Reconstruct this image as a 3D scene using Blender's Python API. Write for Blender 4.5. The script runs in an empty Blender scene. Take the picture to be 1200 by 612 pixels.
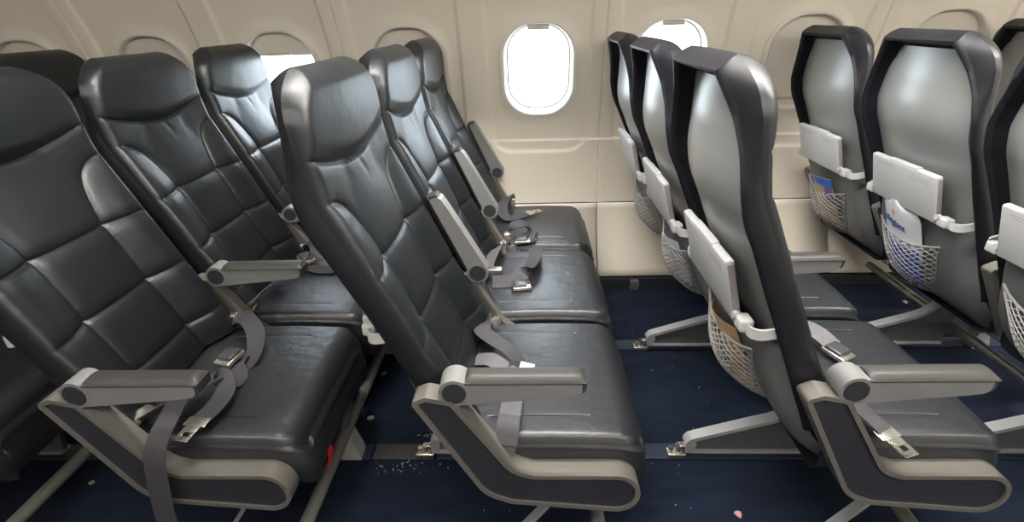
import bpy, bmesh, math, random
import numpy as np
from mathutils import Vector, Matrix
random.seed(7)
SC = bpy.context.scene
COL = SC.collection
H = 1.2                                   # camera height above the cabin floor

# ------------------------------------------------------------------ materials
def mat(name, color, rough=.5, metal=0., spec=.5, noise=None, bump=None, coat=0., sheen=0.):
    m = bpy.data.materials.new(name); m.use_nodes = True
    nt = m.node_tree; b = nt.nodes['Principled BSDF']
    b.inputs['Base Color'].default_value = (*color, 1)
    b.inputs['Roughness'].default_value = rough
    b.inputs['Metallic'].default_value = metal
    b.inputs['Specular IOR Level'].default_value = spec
    b.inputs['Coat Weight'].default_value = coat
    b.inputs['Sheen Weight'].default_value = sheen
    tc = nt.nodes.new('ShaderNodeTexCoord')
    if noise:                             # (scale, amount) soft variation of the thing's own colour
        n = nt.nodes.new('ShaderNodeTexNoise'); n.inputs['Scale'].default_value = noise[0]; n.inputs['Detail'].default_value = 6
        nt.links.new(tc.outputs['Object'], n.inputs['Vector'])
        r = nt.nodes.new('ShaderNodeMix'); r.data_type = 'RGBA'
        a = noise[1]
        r.inputs['A'].default_value = (*[c*(1-a) for c in color], 1)
        r.inputs['B'].default_value = (*[min(1, c*(1+a)) for c in color], 1)
        nt.links.new(n.outputs['Fac'], r.inputs['Factor']); nt.links.new(r.outputs['Result'], b.inputs['Base Color'])
    if bump:                              # list of (scale, strength, distance)
        prev = None
        for sc, st, di in bump:
            n = nt.nodes.new('ShaderNodeTexNoise'); n.inputs['Scale'].default_value = sc; n.inputs['Detail'].default_value = 4
            nt.links.new(tc.outputs['Object'], n.inputs['Vector'])
            bp = nt.nodes.new('ShaderNodeBump'); bp.inputs['Strength'].default_value = st; bp.inputs['Distance'].default_value = di
            nt.links.new(n.outputs['Fac'], bp.inputs['Height'])
            if prev: nt.links.new(prev.outputs['Normal'], bp.inputs['Normal'])
            prev = bp
        nt.links.new(prev.outputs['Normal'], b.inputs['Normal'])
    return m
M = {}
M['leather'] = mat('black leather', (.0060, .0078, .0098), .40, spec=.52, noise=(9, .25), bump=[(14, .35, .006), (260, .12, .001)])
M['leather_seat'] = mat('brightened black leather', (.016, .0175, .021), .41, spec=.9, noise=(9, .25), bump=[(14, .45, .008), (45, .35, .003), (240, .14, .001)])  # leather made paler and glossier to stand in for sheen on cushion tops
M['leather_side'] = mat('black leather side', (.012, .012, .016), .46, spec=.30, noise=(9, .2), bump=[(20, .3, .004), (300, .12, .001)])
M['fabric_black'] = mat('black backing cloth', (.008, .009, .013), .85, spec=.2, bump=[(30, .5, .006)])
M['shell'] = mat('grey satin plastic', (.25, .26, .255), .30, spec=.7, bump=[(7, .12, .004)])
M['shell_low'] = mat('shaded grey plastic', (.15, .153, .155), .42, noise=(6, .15))  # shell grey darkened, the shade of the lower back painted in
M['tray'] = mat('pale grey tray plastic', (.52, .52, .515), .45)
M['tray_edge'] = mat('mauve grey tray edge', (.30, .26, .27), .5)
M['rim'] = mat('champagne painted metal', (.18, .168, .147), .36, metal=.3, noise=(25, .05))
M['inlay'] = mat('charcoal inlay', (.024, .024, .031), .5, noise=(60, .15))
M['arm'] = mat('light grey arm plastic', (.19, .19, .186), .42)
M['pad'] = mat('grey brown pad', (.038, .036, .033), .48, noise=(20, .1))
M['cap'] = mat('dark pivot cap', (.025, .027, .032), .55)
M['alu'] = mat('brushed aluminium', (.50, .50, .50), .33, metal=.75, noise=(40, .1))
M['leg'] = mat('grey painted leg', (.46, .47, .47), .42, metal=.2, noise=(30, .12))
M['leg_dark'] = mat('dark leg web', (.13, .13, .14), .45, metal=.2, noise=(30, .25))
M['bar'] = mat('worn bag bar', (.33, .32, .29), .35, metal=.5, noise=(30, .2))
M['steel'] = mat('bright steel', (.70, .66, .58), .22, metal=.9, noise=(60, .15))
M['belt'] = mat('grey webbing', (.050, .047, .054), .62, noise=(120, .25), bump=[(400, .3, .001)])
M['belt_pale'] = mat('pale webbing', (.12, .115, .125), .6, noise=(100, .2))
M['buckle'] = mat('buckle body', (.10, .10, .11), .3, metal=.5)
M['cord'] = mat('net cord', (.36, .35, .34), .6)
M['red'] = mat('red nylon', (.45, .012, .015), .5)
M['pouch'] = mat('black nylon', (.010, .010, .012), .6, bump=[(40, .5, .006)])
M['white'] = mat('white paper', (.80, .82, .86), .55)
M['blue_print'] = mat('blue print', (.03, .13, .52), .5, noise=(30, .6))
M['navy_ink'] = mat('navy ink', (.02, .06, .32), .5)
M['orange_ink'] = mat('orange ink', (.90, .36, .03), .5)
M['tan_print'] = mat('tan print', (.55, .38, .22), .5, noise=(35, .35))
M['purple_print'] = mat('purple print', (.18, .12, .30), .5, noise=(40, .5))
M['print_grey'] = mat('grey print', (.33, .33, .36), .5)
M['wall'] = mat('cream wall panel', (.78, .71, .59), .5, spec=.35, noise=(3, .03), bump=[(350, .08, .0006)])
M['shade'] = mat('cream window shade', (.72, .66, .57), .5, spec=.3)
M['handle'] = mat('shade handle', (.62, .55, .43), .4)
M['ring'] = mat('window ring', (.74, .69, .60), .35)
M['gasket'] = mat('window gasket', (.42, .41, .40), .5)
M['ceil'] = mat('ceiling panel', (.72, .70, .66), .6)
M['crumb'] = mat('pale crumbs', (.40, .38, .33), .8)
M['pink'] = mat('pink paper', (.70, .38, .36), .7)
M['plate'] = mat('worn track cover', (.055, .050, .048), .5, noise=(25, .4))
M['track'] = mat('smooth blue track cover', (.026, .038, .070), .42, noise=(25, .3))
M['concrete'] = mat('apron concrete', (.6, .6, .58), .9, noise=(.3, .1))
M['terminal'] = mat('distant wall', (.55, .6, .68), .8)
M['dark_gap'] = mat('dark gap', (.02, .022, .03), .8)

def carpet():
    m = bpy.data.materials.new('navy carpet'); m.use_nodes = True; nt = m.node_tree; b = nt.nodes['Principled BSDF']
    b.inputs['Roughness'].default_value = .95; b.inputs['Specular IOR Level'].default_value = .15
    tc = nt.nodes.new('ShaderNodeTexCoord')
    n1 = nt.nodes.new('ShaderNodeTexNoise'); n1.inputs['Scale'].default_value = 260; n1.inputs['Detail'].default_value = 3
    n2 = nt.nodes.new('ShaderNodeTexNoise'); n2.inputs['Scale'].default_value = 7; n2.inputs['Detail'].default_value = 8
    mp = nt.nodes.new('ShaderNodeMapping'); mp.inputs['Scale'].default_value = (1, 3, 1)
    nt.links.new(tc.outputs['Object'], mp.inputs['Vector'])
    for n in (n1, n2): nt.links.new(mp.outputs['Vector'], n.inputs['Vector'])
    r = nt.nodes.new('ShaderNodeValToRGB')
    r.color_ramp.elements[0].position = .3; r.color_ramp.elements[0].color = (.006, .009, .019, 1)
    r.color_ramp.elements[1].position = .72; r.color_ramp.elements[1].color = (.020, .031, .058, 1)
    mx = nt.nodes.new('ShaderNodeMath'); mx.operation = 'MULTIPLY_ADD'; mx.inputs[1].default_value = .55
    m2 = nt.nodes.new('ShaderNodeMath'); m2.operation = 'MULTIPLY'; m2.inputs[1].default_value = .45
    nt.links.new(n2.outputs['Fac'], m2.inputs[0]); nt.links.new(n1.outputs['Fac'], mx.inputs[0]); nt.links.new(m2.outputs[0], mx.inputs[2])
    nt.links.new(mx.outputs[0], r.inputs['Fac']); nt.links.new(r.outputs['Color'], b.inputs['Base Color'])
    bp = nt.nodes.new('ShaderNodeBump'); bp.inputs['Strength'].default_value = .6; bp.inputs['Distance'].default_value = .003
    nt.links.new(n1.outputs['Fac'], bp.inputs['Height']); nt.links.new(bp.outputs['Normal'], b.inputs['Normal'])
    return m
M['carpet'] = carpet()
def glassmat():
    m = bpy.data.materials.new('window glass'); m.use_nodes = True; nt = m.node_tree
    nt.nodes.remove(nt.nodes['Principled BSDF'])
    t = nt.nodes.new('ShaderNodeBsdfTransparent'); g = nt.nodes.new('ShaderNodeBsdfGlossy'); g.inputs['Roughness'].default_value = .05
    t.inputs['Color'].default_value = (.96, .97, .97, 1)
    mx = nt.nodes.new('ShaderNodeMixShader'); mx.inputs[0].default_value = .06
    nt.links.new(t.outputs[0], mx.inputs[1]); nt.links.new(g.outputs[0], mx.inputs[2])
    nt.links.new(mx.outputs[0], nt.nodes['Material Output'].inputs['Surface'])
    return m
M['glass'] = glassmat()
def emit(name, col, s):
    m = bpy.data.materials.new(name); m.use_nodes = True
    b = m.node_tree.nodes['Principled BSDF']; b.inputs['Base Color'].default_value = (*col, 1)
    b.inputs['Emission Color'].default_value = (*col, 1); b.inputs['Emission Strength'].default_value = s
    return m

# ------------------------------------------------------------------ mesh helpers
class MB:
    def __init__(s): s.v = []; s.f = []
    def add(s, vs, fs):
        n = len(s.v); s.v += [tuple(map(float, p)) for p in vs]; s.f += [tuple(i+n for i in f) for f in fs]; return s
    def grid(s, P, flip=False, close_u=False):     # P: rows x cols x 3
        P = np.asarray(P, float); R, C = P.shape[:2]; fs = []
        for i in range(R-1):
            for j in range(C if close_u else C-1):
                a, b = i*C+j, i*C+(j+1) % C; c, d = a+C, (i+1)*C+(j+1) % C
                fs.append((a, c, d, b) if flip else (a, b, d, c))
        return s.add(P.reshape(-1, 3), fs)
    def box(s, x0, x1, y0, y1, z0, z1, bev=0.):
        c = [(x0+x1)/2, (y0+y1)/2, (z0+z1)/2]; h = [abs(x1-x0)/2, abs(y1-y0)/2, abs(z1-z0)/2]
        bm = bmesh.new(); bmesh.ops.create_cube(bm, size=2)
        for v in bm.verts: v.co = Vector((v.co.x*h[0], v.co.y*h[1], v.co.z*h[2])) + Vector(c)
        if bev: bmesh.ops.bevel(bm, geom=bm.edges[:], offset=min(bev, min(h)*.95), segments=3, profile=.5, affect='EDGES')
        bm.verts.index_update(); s.add([v.co for v in bm.verts], [[v.index for v in f.verts] for f in bm.faces]); bm.free(); return s
    def tube(s, pts, r, n=12, cap=True):
        pts = [Vector(p) for p in pts]; rs = r if isinstance(r, (list, tuple)) else [r]*len(pts); rings = []
        T0 = (pts[1]-pts[0]).normalized(); up = Vector((0, 0, 1)) if abs(T0.z) < .9 else Vector((1, 0, 0))
        N = T0.cross(up).normalized()
        for i, p in enumerate(pts):
            T = (pts[min(i+1, len(pts)-1)]-pts[max(i-1, 0)]).normalized()
            N = (N - T*N.dot(T)).normalized(); B = T.cross(N)
            rings.append([p + (N*math.cos(a)+B*math.sin(a))*rs[i] for a in [2*math.pi*k/n for k in range(n)]])
        m = len(s.v); s.grid(np.array([[list(q) for q in rr] for rr in rings]), close_u=True)
        if cap:
            s.f.append(tuple(m+k for k in reversed(range(n)))); s.f.append(tuple(m+(len(pts)-1)*n+k for k in range(n)))
        return s
    def sweep(s, pts, W, N, w, t):                 # rectangular ribbon; W width dirs, N thickness dirs
        rings = []
        for p, a, b in zip(pts, W, N):
            p = np.array(p); a = np.array(a)*w/2; b = np.array(b)*t/2
            rings.append([p-a-b, p+a-b, p+a+b, p-a+b])
        m = len(s.v); s.grid(np.array(rings), close_u=True); n = len(rings)
        s.f.append((m+3, m+2, m+1, m)); s.f.append(tuple(m+(n-1)*4+k for k in range(4))); return s
    def prism(s, pts, y0, y1):                     # (x,z) polygon extruded along y
        n = len(pts); m = len(s.v)
        s.add([(p[0], y0, p[1]) for p in pts]+[(p[0], y1, p[1]) for p in pts],
              [tuple(range(n)), tuple(reversed(range(n, 2*n)))]+[(i, i+n, (i+1) % n+n, (i+1) % n) for i in range(n)]); return s
    def mesh(s, name, m, smooth=True, angle=40, mod_bevel=0.):
        me = bpy.data.meshes.new(name); me.from_pydata(s.v, [], s.f); me.materials.append(m); me.validate()
        bm = bmesh.new(); bm.from_mesh(me); bmesh.ops.recalc_face_normals(bm, faces=bm.faces[:])
        if smooth:
            for f in bm.faces: f.smooth = True
            for e in bm.edges:
                if len(e.link_faces) == 2 and e.calc_face_angle(0) > math.radians(angle): e.smooth = False
        bm.to_mesh(me); bm.free(); me.update(); return me
    def obj(s, name, m, parent=None, **k):
        return link(name, s.mesh(name, m, **k), parent)
def link(name, me, parent=None):
    o = bpy.data.objects.new(name, me); COL.objects.link(o)
    if parent: o.parent = parent
    return o
def empty(name, loc, label, cat, group=None):
    o = bpy.data.objects.new(name, None); COL.objects.link(o); o.location = loc; o.empty_display_size = .1
    return tag(o, label, cat, group)
def tag(o, label, cat, group=None, kind=None):
    o['label'] = label; o['category'] = cat
    if group: o['group'] = group
    if kind: o['kind'] = kind
    return o
def fillet(poly, rads, n=8):
    out = []; N = len(poly)
    for i in range(N):
        p = Vector(poly[i]); a = Vector(poly[i-1])-p; b = Vector(poly[(i+1) % N])-p; r = rads[i] if isinstance(rads, (list, tuple)) else rads
        la, lb = a.length, b.length; a.normalize(); b.normalize(); ang = a.angle(b)
        if r <= 0 or ang > 3.1: out.append(tuple(p)); continue
        t = min(r/math.tan(ang/2), la*.49, lb*.49); r2 = t*math.tan(ang/2)
        c = p+(a+b).normalized()*(r2/math.sin(ang/2)); s0 = p+a*t-c; s1 = p+b*t-c
        a0 = math.atan2(s0.y, s0.x); da = (math.atan2(s1.y, s1.x)-a0+math.pi) % (2*math.pi)-math.pi
        for k in range(n+1):
            q = a0+da*k/n; out.append((c.x+r2*math.cos(q), c.y+r2*math.sin(q)))
    return out
def inset(poly, d):
    N = len(poly); A = sum(poly[i][0]*poly[(i+1) % N][1]-poly[(i+1) % N][0]*poly[i][1] for i in range(N)); sg = 1 if A > 0 else -1
    out = []
    for i in range(N):
        p = Vector(poly[i]); a = (p-Vector(poly[i-1])); b = Vector(poly[(i+1) % N])-p
        if a.length < 1e-7: a = b
        if b.length < 1e-7: b = a
        a.normalize(); b.normalize(); na = Vector((-a.y, a.x))*sg; nb = Vector((-b.y, b.x))*sg
        n = (na+nb); n.normalize(); out.append(tuple(p+n*(d/max(.5, n.dot(na)))))
    return out
def crom(P, n=8):
    P = [np.array(p, float) for p in P]; Q = [2*P[0]-P[1]]+P+[2*P[-1]-P[-2]]; out = []
    for i in range(1, len(Q)-2):
        for k in range(n):
            t = k/n; a, b, c, d = Q[i-1:i+3]
            out.append(.5*((2*b)+(-a+c)*t+(2*a-5*b+4*c-d)*t*t+(-a+3*b-3*c+d)*t**3))
    out.append(P[-1]); return out
def ribbon(pts, wd, w=.046, t=.0022, n=8):
    P = crom(pts, n); W = crom(wd, n); Ws = []; Ns = []
    for i in range(len(P)):
        T = P[min(i+1, len(P)-1)]-P[max(i-1, 0)]; T = T/np.linalg.norm(T); a = W[i]-T*np.dot(W[i], T); a = a/np.linalg.norm(a)
        Ws.append(a); Ns.append(np.cross(T, a))
    return MB().sweep(P, Ws, Ns, w, t)

# ------------------------------------------------------------------ seat profile (x forward from the armrest pivot, z up)
def smooth_tab(T, w=.018):
    T = np.array(T)
    return lambda z: sum(np.interp(np.asarray(z)+d, T[:, 0], T[:, 1]) for d in np.linspace(-w, w, 7))/7
XF = smooth_tab([(.30, .08), (.40, .04), (.467, .013), (.536, -.02), (.60, -.052), (.68, -.087), (.76, -.122), (.84, -.157), (.91, -.186), (.94, -.195), (.99, -.201), (1.05, -.204), (1.09, -.208), (1.145, -.225), (1.3, -.24)])
XR = smooth_tab([(.25, .02), (.40, -.03), (.46, -.055), (.53, -.085), (.66, -.14), (.75, -.18), (.82, -.21), (.87, -.235), (.93, -.248), (.99, -.252), (1.05, -.262), (1.10, -.278), (1.145, -.295), (1.3, -.32)])
WFt = smooth_tab([(.40, .222), (.6, .226), (.9, .231), (1.0, .233), (1.05, .229), (1.08, .217), (1.10, .197), (1.118, .166), (1.132, .132), (1.16, .06)], .008)
WRt = smooth_tab([(.40, .222), (.7, .228), (.84, .238), (.93, .236), (.98, .222), (1.037, .197), (1.085, .166), (1.115, .140), (1.16, .10)], .012)
ZB, ZT, ZTR = .405, 1.132, 1.112
def sstep(a, b, x):
    t = np.clip((np.asarray(x, float)-a)/(b-a), 0, 1); return t*t*(3-2*t)
def bolster_u(z):                        # inner edge of the side bolsters
    return np.interp(z, [.40, .77, .80, .845, .88, .90, .912, .92, 1.2], [.103, .104, .110, .122, .140, .165, .200, .235, .30])
def front_x(u, z, w):
    au = np.abs(u)
    D = np.interp(z, [.4, .8, .9, .95, 1.0, 1.08, 1.14], [.036, .019, .014, .011, .008, .007, .004])
    bu = np.minimum(bolster_u(z), .19)
    lowrec = 1-sstep(bu-.012, np.minimum(bu+.085, .214), au)
    headrec = np.cos(np.clip(au/.235, 0, 1)*math.pi/2)
    k = sstep(.86, .935, z)
    x = XF(z)-D*(lowrec*(1-k)+headrec*k)
    # headrest pad
    hs = .950+.045*(au/.235)**1.6
    x = x+.016*sstep(0, .035, z-hs)*np.cos(np.clip(au/.225, 0, 1)*math.pi/2)
    ed = .08+.92*sstep(0, .035, w-au)      # seams fade out over the rounded edge
    # pillow fullness of the panels
    x = x+.006*np.cos(np.clip(au/.105, 0, 1)*math.pi/2)*(z < .95)
    for zz in (.765, .615, .475):
        d = np.abs(z-zz); x = x-ed*(.0045*np.exp(-(d/.0045)**2)+.004*np.exp(-(d/.016)**2))
    dv = np.min(np.hypot(au[..., None]-BC[:, 0], np.asarray(z+0*au)[..., None]-BC[:, 1]), -1); x = x-ed*(.0045*np.exp(-(dv/.0042)**2)+.003*np.exp(-(dv/.014)**2))
    x = x-ed*(.0060*np.exp(-(np.abs(z-hs)/.0045)**2)+.003*np.exp(-(np.abs(z-hs)/.018)**2))
    x = x-.0018*np.exp(-((u+.012*np.sin(z*40))/.012)**2)*np.exp(-((z-.925)/.022)**2)-.0015*np.exp(-((au-.085)/.016)**2)*np.exp(-((z-.93)/.03)**2)
    # rounded outer edge
    r = np.interp(z, [.4, .80, 1.04, 1.14], [.018, .020, .032, .040])
    d = np.clip(np.minimum(w-au, (ZT-z)), 0, None)
    dd = np.clip(r-d, 0, r); x = x-(r-np.sqrt(np.clip(r*r-dd*dd, 0, None)))
    return x
BC = np.array(crom([(.250, .918, 0), (.205, .913, 0), (.165, .898, 0), (.140, .876, 0), (.122, .840, 0), (.110, .800, 0), (.104, .760, 0), (.103, .70, 0), (.103, .60, 0), (.103, .50, 0), (.103, .38, 0)], 14))[:, :2]
NS, NT = 130, 240
S_ = np.linspace(-1, 1, NS+1); S_ = np.sign(S_)*(1-(1-np.abs(S_))**1.15)
rows_low = int(NT*.74)
def zline(t_idx, s):
    hs = .950+.045*(np.abs(s))**1.6
    if t_idx <= rows_low: return ZB+(hs-ZB)*t_idx/rows_low
    k = (t_idx-rows_low)/(NT-rows_low); return hs+(ZT-hs)*(1-(1-k)**1.4)
G = np.zeros((NT+1, NS+1, 3))
for i in range(NT+1):
    z = zline(i, S_)
    w = WFt(z); u = S_*w
    G[i, :, 0] = front_x(u, z, w); G[i, :, 1] = u; G[i, :, 2] = z
def side_loops(G, i0, i1, top=False):
    """boundary of the front skin from row i0 up to i1 on both sides, or over the top"""
    L = []
    for i in range(i0, i1+1): L.append(G[i, 0])
    if top: L += [G[-1, j] for j in range(1, NS)]
    for i in range(i1, i0-1, -1): L.append(G[i, -1])
    return np.array(L)
def rear_pt(p):
    """matching point on the rear rim for a front boundary point"""
    z = p[2]; zz = ZB+(z-ZB)*(ZTR-ZB)/(ZT-ZB)
    if z > ZT-.0005:                                   # top edge
        u = p[1]*WRt(ZTR)/WFt(ZT); return np.array([XR(ZTR), u, ZTR])
    u = math.copysign(WRt(zz), p[1]); return np.array([XR(zz), u, zz])
LP = side_loops(G, 0, NT, True)
RP = np.array([rear_pt(p) for p in LP])
def band():
    rings = [LP]
    for k in (.12, .3, .55, .8, .93, 1.0):
        q = LP*(1-k)+RP*k
        c = np.array([0, 0, .78]); out = q-np.array([q[:, 0]*1, np.zeros(len(q)), np.full(len(q), .78)]).T
        n = np.stack([np.zeros(len(q)), np.sign(q[:, 1])*np.clip(np.abs(q[:, 1])*5, 0, 1), np.where(q[:, 2] > 1.05, (q[:, 2]-1.05)*9, 0)], 1)
        q = q+n*(.003*math.sin(math.pi*min(k, 1))); rings.append(q)
    # rolled rim and inner lining
    inn = RP.copy()
    sc = np.where(np.abs(RP[:, 1]) > .02, 1, 1)
    def inward(P, d, dx):
        Q = P.copy(); Q[:, 1] = Q[:, 1]-np.sign(Q[:, 1])*np.minimum(np.abs(Q[:, 1]), d)*np.clip(np.abs(Q[:, 1])/.05, 0, 1)
        Q[:, 2] = Q[:, 2]-np.where(Q[:, 2] > 1.0, d*np.clip((Q[:, 2]-1.0)/.08, 0, 1), 0); Q[:, 0] += dx; return Q
    rings.append(inward(RP, .004, -.006)); rings.append(inward(RP, .010, -.005)); rings.append(inward(RP, .014, .004))
    lining = [inward(RP, .014, .004), inward(RP, .016, .018), inward(RP, .020, .032), inward(RP, .026, .037)]
    return np.array(rings), np.array(lining)
RB, LN = band()

ME = {}
ME['headrest'] = MB().grid(G[rows_low:]).mesh('headrest', M['leather'], angle=60)
ME['backrest'] = MB().grid(G[:rows_low+1]).mesh('backrest', M['leather'], angle=60)
ME['side_cover'] = MB().grid(RB).mesh('side_cover', M['leather_side'], angle=60)
ME['lining'] = MB().grid(LN).mesh('rear_lining', M['fabric_black'], angle=60)
# rear shell
def shell():
    zs = np.concatenate([np.linspace(.56, 1.098, 70)]); R = []
    for z in zs:
        w = WRt(z)-.021
        w = w*(1 if z < 1.06 else math.sqrt(max(0.04, 1-((z-1.06)/.045)**2*.8)))
        s = np.linspace(-1, 1, 41); u = s*w
        depth = np.interp(z, [.5, .60, .70, .85, 1.0, 1.1], [.004, .014, .028, .034, .034, .034])
        bul = np.interp(z, [.5, .62, .75, .9, 1.0, 1.06, 1.1], [.006, .022, .042, .043, .030, .015, .0])
        x = XR(z)+depth-bul*(np.cos(np.clip(np.abs(s)*1.02, 0, 1)*math.pi/2)**.8)
        R.append(np.stack([x, u, np.full_like(u, z)], 1))
    return np.array(R)
ME['shell'] = MB().grid(shell(), flip=True).mesh('back_shell', M['shell'], angle=60)
def lower_shell():
    P = [(-.140, .60), (-.128, .545), (-.106, .48), (-.074, .41), (-.034, .350), (.012, .308), (.075, .272), (.20, .255), (.34, .262)]
    P = crom([(a, 0, b_) for a, b_ in P], 5); R = []
    for p in P:
        s = np.linspace(-1, 1, 33); w = float(np.interp(p[2], [.30, .44, .53], [.224, .222, .207]))
        fw = .055*np.clip((np.abs(s)-.76)/.24, 0, 1)**2
        ang = np.interp(p[2], [.262, .34, .6], [1, .6, 0])
        R.append(np.stack([p[0]+fw*(1-ang), s*w, np.full_like(s, p[2])+fw*ang], 1))
    return np.array(R)
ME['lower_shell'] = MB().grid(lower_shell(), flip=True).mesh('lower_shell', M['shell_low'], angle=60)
# cushion
def cushion():
    X0, X1, W = .0, .385, .229; nx, ny = 110, 190
    xs = np.linspace(0, 1, nx+1); ss = np.unique(np.round(np.concatenate([np.linspace(-1, 1, 81)]+[(c+np.linspace(-.006, .006, 13))/.229 for c in (-.165, .165)]), 5)); R = []
    for a in xs:
        row = []
        x = X0+(X1-X0)*a
        for s in ss:
            # rounded plan corners at the front
            cr = .05; wx = W
            if x > X1-cr: wx = W-cr+math.sqrt(max(0, cr*cr-(x-(X1-cr))**2))
            u = s*wx
            z = .392+.006*math.cos(min(1, abs(u)/.23)*math.pi/2)+.008*math.sin(math.pi*min(1, max(0, (x+.02)/.40)))-.004
            d = wx-abs(u); r = .018
            if d < r: z -= r-math.sqrt(r*r-(r-d)**2)
            d = X1-x; r = .055
            if d < r: z -= (r-math.sqrt(max(0, r*r-(r-d)**2)))*.75
            for uc in (-.165, .165):
                if .05 < x < .272: z -= .0032*math.exp(-((u-uc)/.0014)**2)+.0006*math.exp(-((u-uc)/.010)**2)
            row.append((x, u, z))
        R.append(row)
    R = np.array(R); L = np.concatenate([R[:, 0], R[-1, 1:], R[::-1, -1][1:]])
    rings = [L]; c = np.array([.15, 0, 0])
    def off(L, o, z):
        Q = L.copy(); v = Q-[.10, 0, 0]; v[:, 2] = 0; v = np.where(np.abs(v[:, :1]) > 0, v, v)
        n = np.zeros_like(v); n[:, 1] = np.where(np.abs(Q[:, 1]) > .16, np.sign(Q[:, 1]), Q[:, 1]/.16*.3); n[:, 0] = np.clip((Q[:, 0]-.33)/.05, 0, 1)
        Q += n*o; Q[:, 2] = Q[:, 2]*0+z if z is not None else Q[:, 2]; return Q
    front = np.clip((L[:, 0]-.30)/.08, 0, 1)
    def lvl(o, dz):
        Q = off(L, o, None); Q[:, 2] = L[:, 2]-dz*(1+.75*front); Q[:, 0] += front*.016*math.sin(min(1, dz/.075)*math.pi); return Q
    for o, dz in ((.0015, .003), (.005, .006), (.005, .010), (.001, .013), (.003, .025), (.004, .045), (.001, .062), (-.010, .074), (-.03, .078)):
        rings.append(lvl(o, dz))
    b = MB().grid(R); b.grid(np.array(rings)); Lb = rings[-1]
    m = len(b.v); b.add([tuple(p) for p in Lb], [tuple(range(len(Lb)))]); return b
ME['cushion'] = cushion().mesh('seat_cushion', M['leather_seat'], angle=50)
# tray table
def tray_frame(u, v, n):                  # u across, v up along the tray, n outward (rear)
    base = Vector((-.169, 0, .628)); V = Vector((-.035, 0, .135)).normalized(); Nn = Vector((-V.z, 0, V.x))
    return tuple(base+V*v+Nn*n+Vector((0, u, 0)))
def frame_box(b, u0, u1, v0, v1, n0, n1, bev=.003):
    t = MB().box(u0, u1, v0, v1, n0, n1, bev); return b.add([tray_frame(*p) for p in t.v], t.f)
b = MB(); frame_box(b, -.148, .148, 0, .142, .003, .022, .006); frame_box(b, -.065, .065, .1405, .1445, .004, .021, .0018)
ME['tray'] = b.mesh('tray_table', M['tray'], angle=35)
b = MB(); frame_box(b, -.1500, -.1478, .008, .134, .006, .019, .001); ME['tray_edge'] = b.mesh('tray_edge', M['tray_edge'])
rnd = random.Random(3); PRN = []
for u0, u1, vs in ((-.118, -.035, (.121, .114, .108)), (.035, .118, (.124, .117))):
    b = MB()
    for v in vs:
        u = u0
        while u < u1:
            l = rnd.uniform(.004, .010); frame_box(b, u, min(u+l, u1), v, v+.0022, .0218, .0224, 0); u += l+.003
    PRN.append(b.mesh('printed_notice', M['print_grey']))
def tray_arm(sg):
    b = MB(); P = [(-.196, sg*.142, .640), (-.190, sg*.166, .634), (-.182, sg*.186, .630)]
    b.box(-.192, -.164, sg*.149, sg*.186, .622, .650, .006)
    b.sweep(crom([(-.178, sg*.184, .634), (-.174, sg*.198, .632), (-.160, sg*.210, .634), (-.134, sg*.214, .640)], 6), [(0, 0, 1)]*19, [(0, 1, 0) if i > 10 else (.6, .8, 0) for i in range(19)], .022, .006)
    t = MB(); b.tube([(-.196, sg*.152, .646), (-.184, sg*.152, .646)], .008, 14); return b
for sg, k in ((-1, 'tray_arm_n'), (1, 'tray_arm_f')): ME[k] = tray_arm(sg).mesh('tray_arm', M['tray'])
# net pocket
def net():
    b = MB(); nu, nv = 9, 10
    def P(a, v):                          # a -1..1 across, v 0 bottom 1 top
        w = .140*(.42+.58*v**.6); z = .335+.20*v-.030*(1-a*a)*v**3
        back = np.interp(z, [.33, .40, .50, .60], [-.014, -.068, -.114, -.138])
        bulge = .060*(1-abs(a)**2.2)*math.sin(math.pi*min(1, .18+.72*v))**.7
        return (float(back)-.004-bulge, a*w+.022, z)
    pts = {}
    for i in range(nu*2+1):
        for j in range(nv*2+1):
            if (i+j) % 2 == 0: pts[i, j] = P(-1+i/nu, j/(nv*2))
    for (i, j), p in pts.items():
        for di in (-1, 1):
            q = pts.get((i+di, j+1))
            if q: b.tube([p, q], .0016, 4, False)
    b.tube([P(-1+i/nu, 1) for i in range(nu*2+1)], .0034, 8)
    b.tube([P(-1, j/(nv*2)) for j in range(nv*2+1)], .0022, 6); b.tube([P(1, j/(nv*2)) for j in range(nv*2+1)], .0022, 6)
    b.tube([P(-1, 0), P(0, 0), P(1, 0)], .0025, 6); return b
ME['net'] = net().mesh('net_pocket', M['cord'])
# armrest, origin at the pivot; y 0..+.045
def arm():
    hub = [(.030*math.cos(a), .030*math.sin(a)) for a in np.linspace(math.radians(60), math.radians(268), 18)]
    body = [(.236, .0225)]+[(.018, .0240)]+hub[0:]+[(.228, -.008)]
    body = fillet([(.243, .022), (.016, .025)], 0)+hub+fillet([(.20, -.012), (.243, -.006), (.243, .022)], [0, .016, 0])[:-1]
    b = MB().prism(body, 0, .045)
    return b
AB = arm().mesh('armrest', M['arm'], angle=35)
def pad():
    xs = np.linspace(.022, .252, 40); R = []
    for x in xs:
        t = np.linspace(0, 1, 15); zt = .0235+.011*min(1, math.sqrt(max(0, (x-.020)/.010)))
        e = (.252-x)/.022
        if e < 1: zt = .0235+.011*(1-(1-e)**2)**.5
        y = -.0015+.048*t; prof = (1-np.abs(2*t-1)**3.5)
        z = .0225+(zt-.0225)*prof; R.append(np.stack([np.full_like(y, x), y, z], 1))
    b = MB().grid(np.array(R)); b.box(.021, .252, -.0015, .0465, .0200, .0232, .001)
    # tip wraps down the end of the arm
    b.prism(fillet([(.2435, .024), (.2435, -.004), (.250, .002), (.253, .024)], [0, 0, .004, 0]), .001, .044); return b
ME['arm'] = AB; ME['pad'] = pad().mesh('armrest_pad', M['pad'], angle=50)
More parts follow.
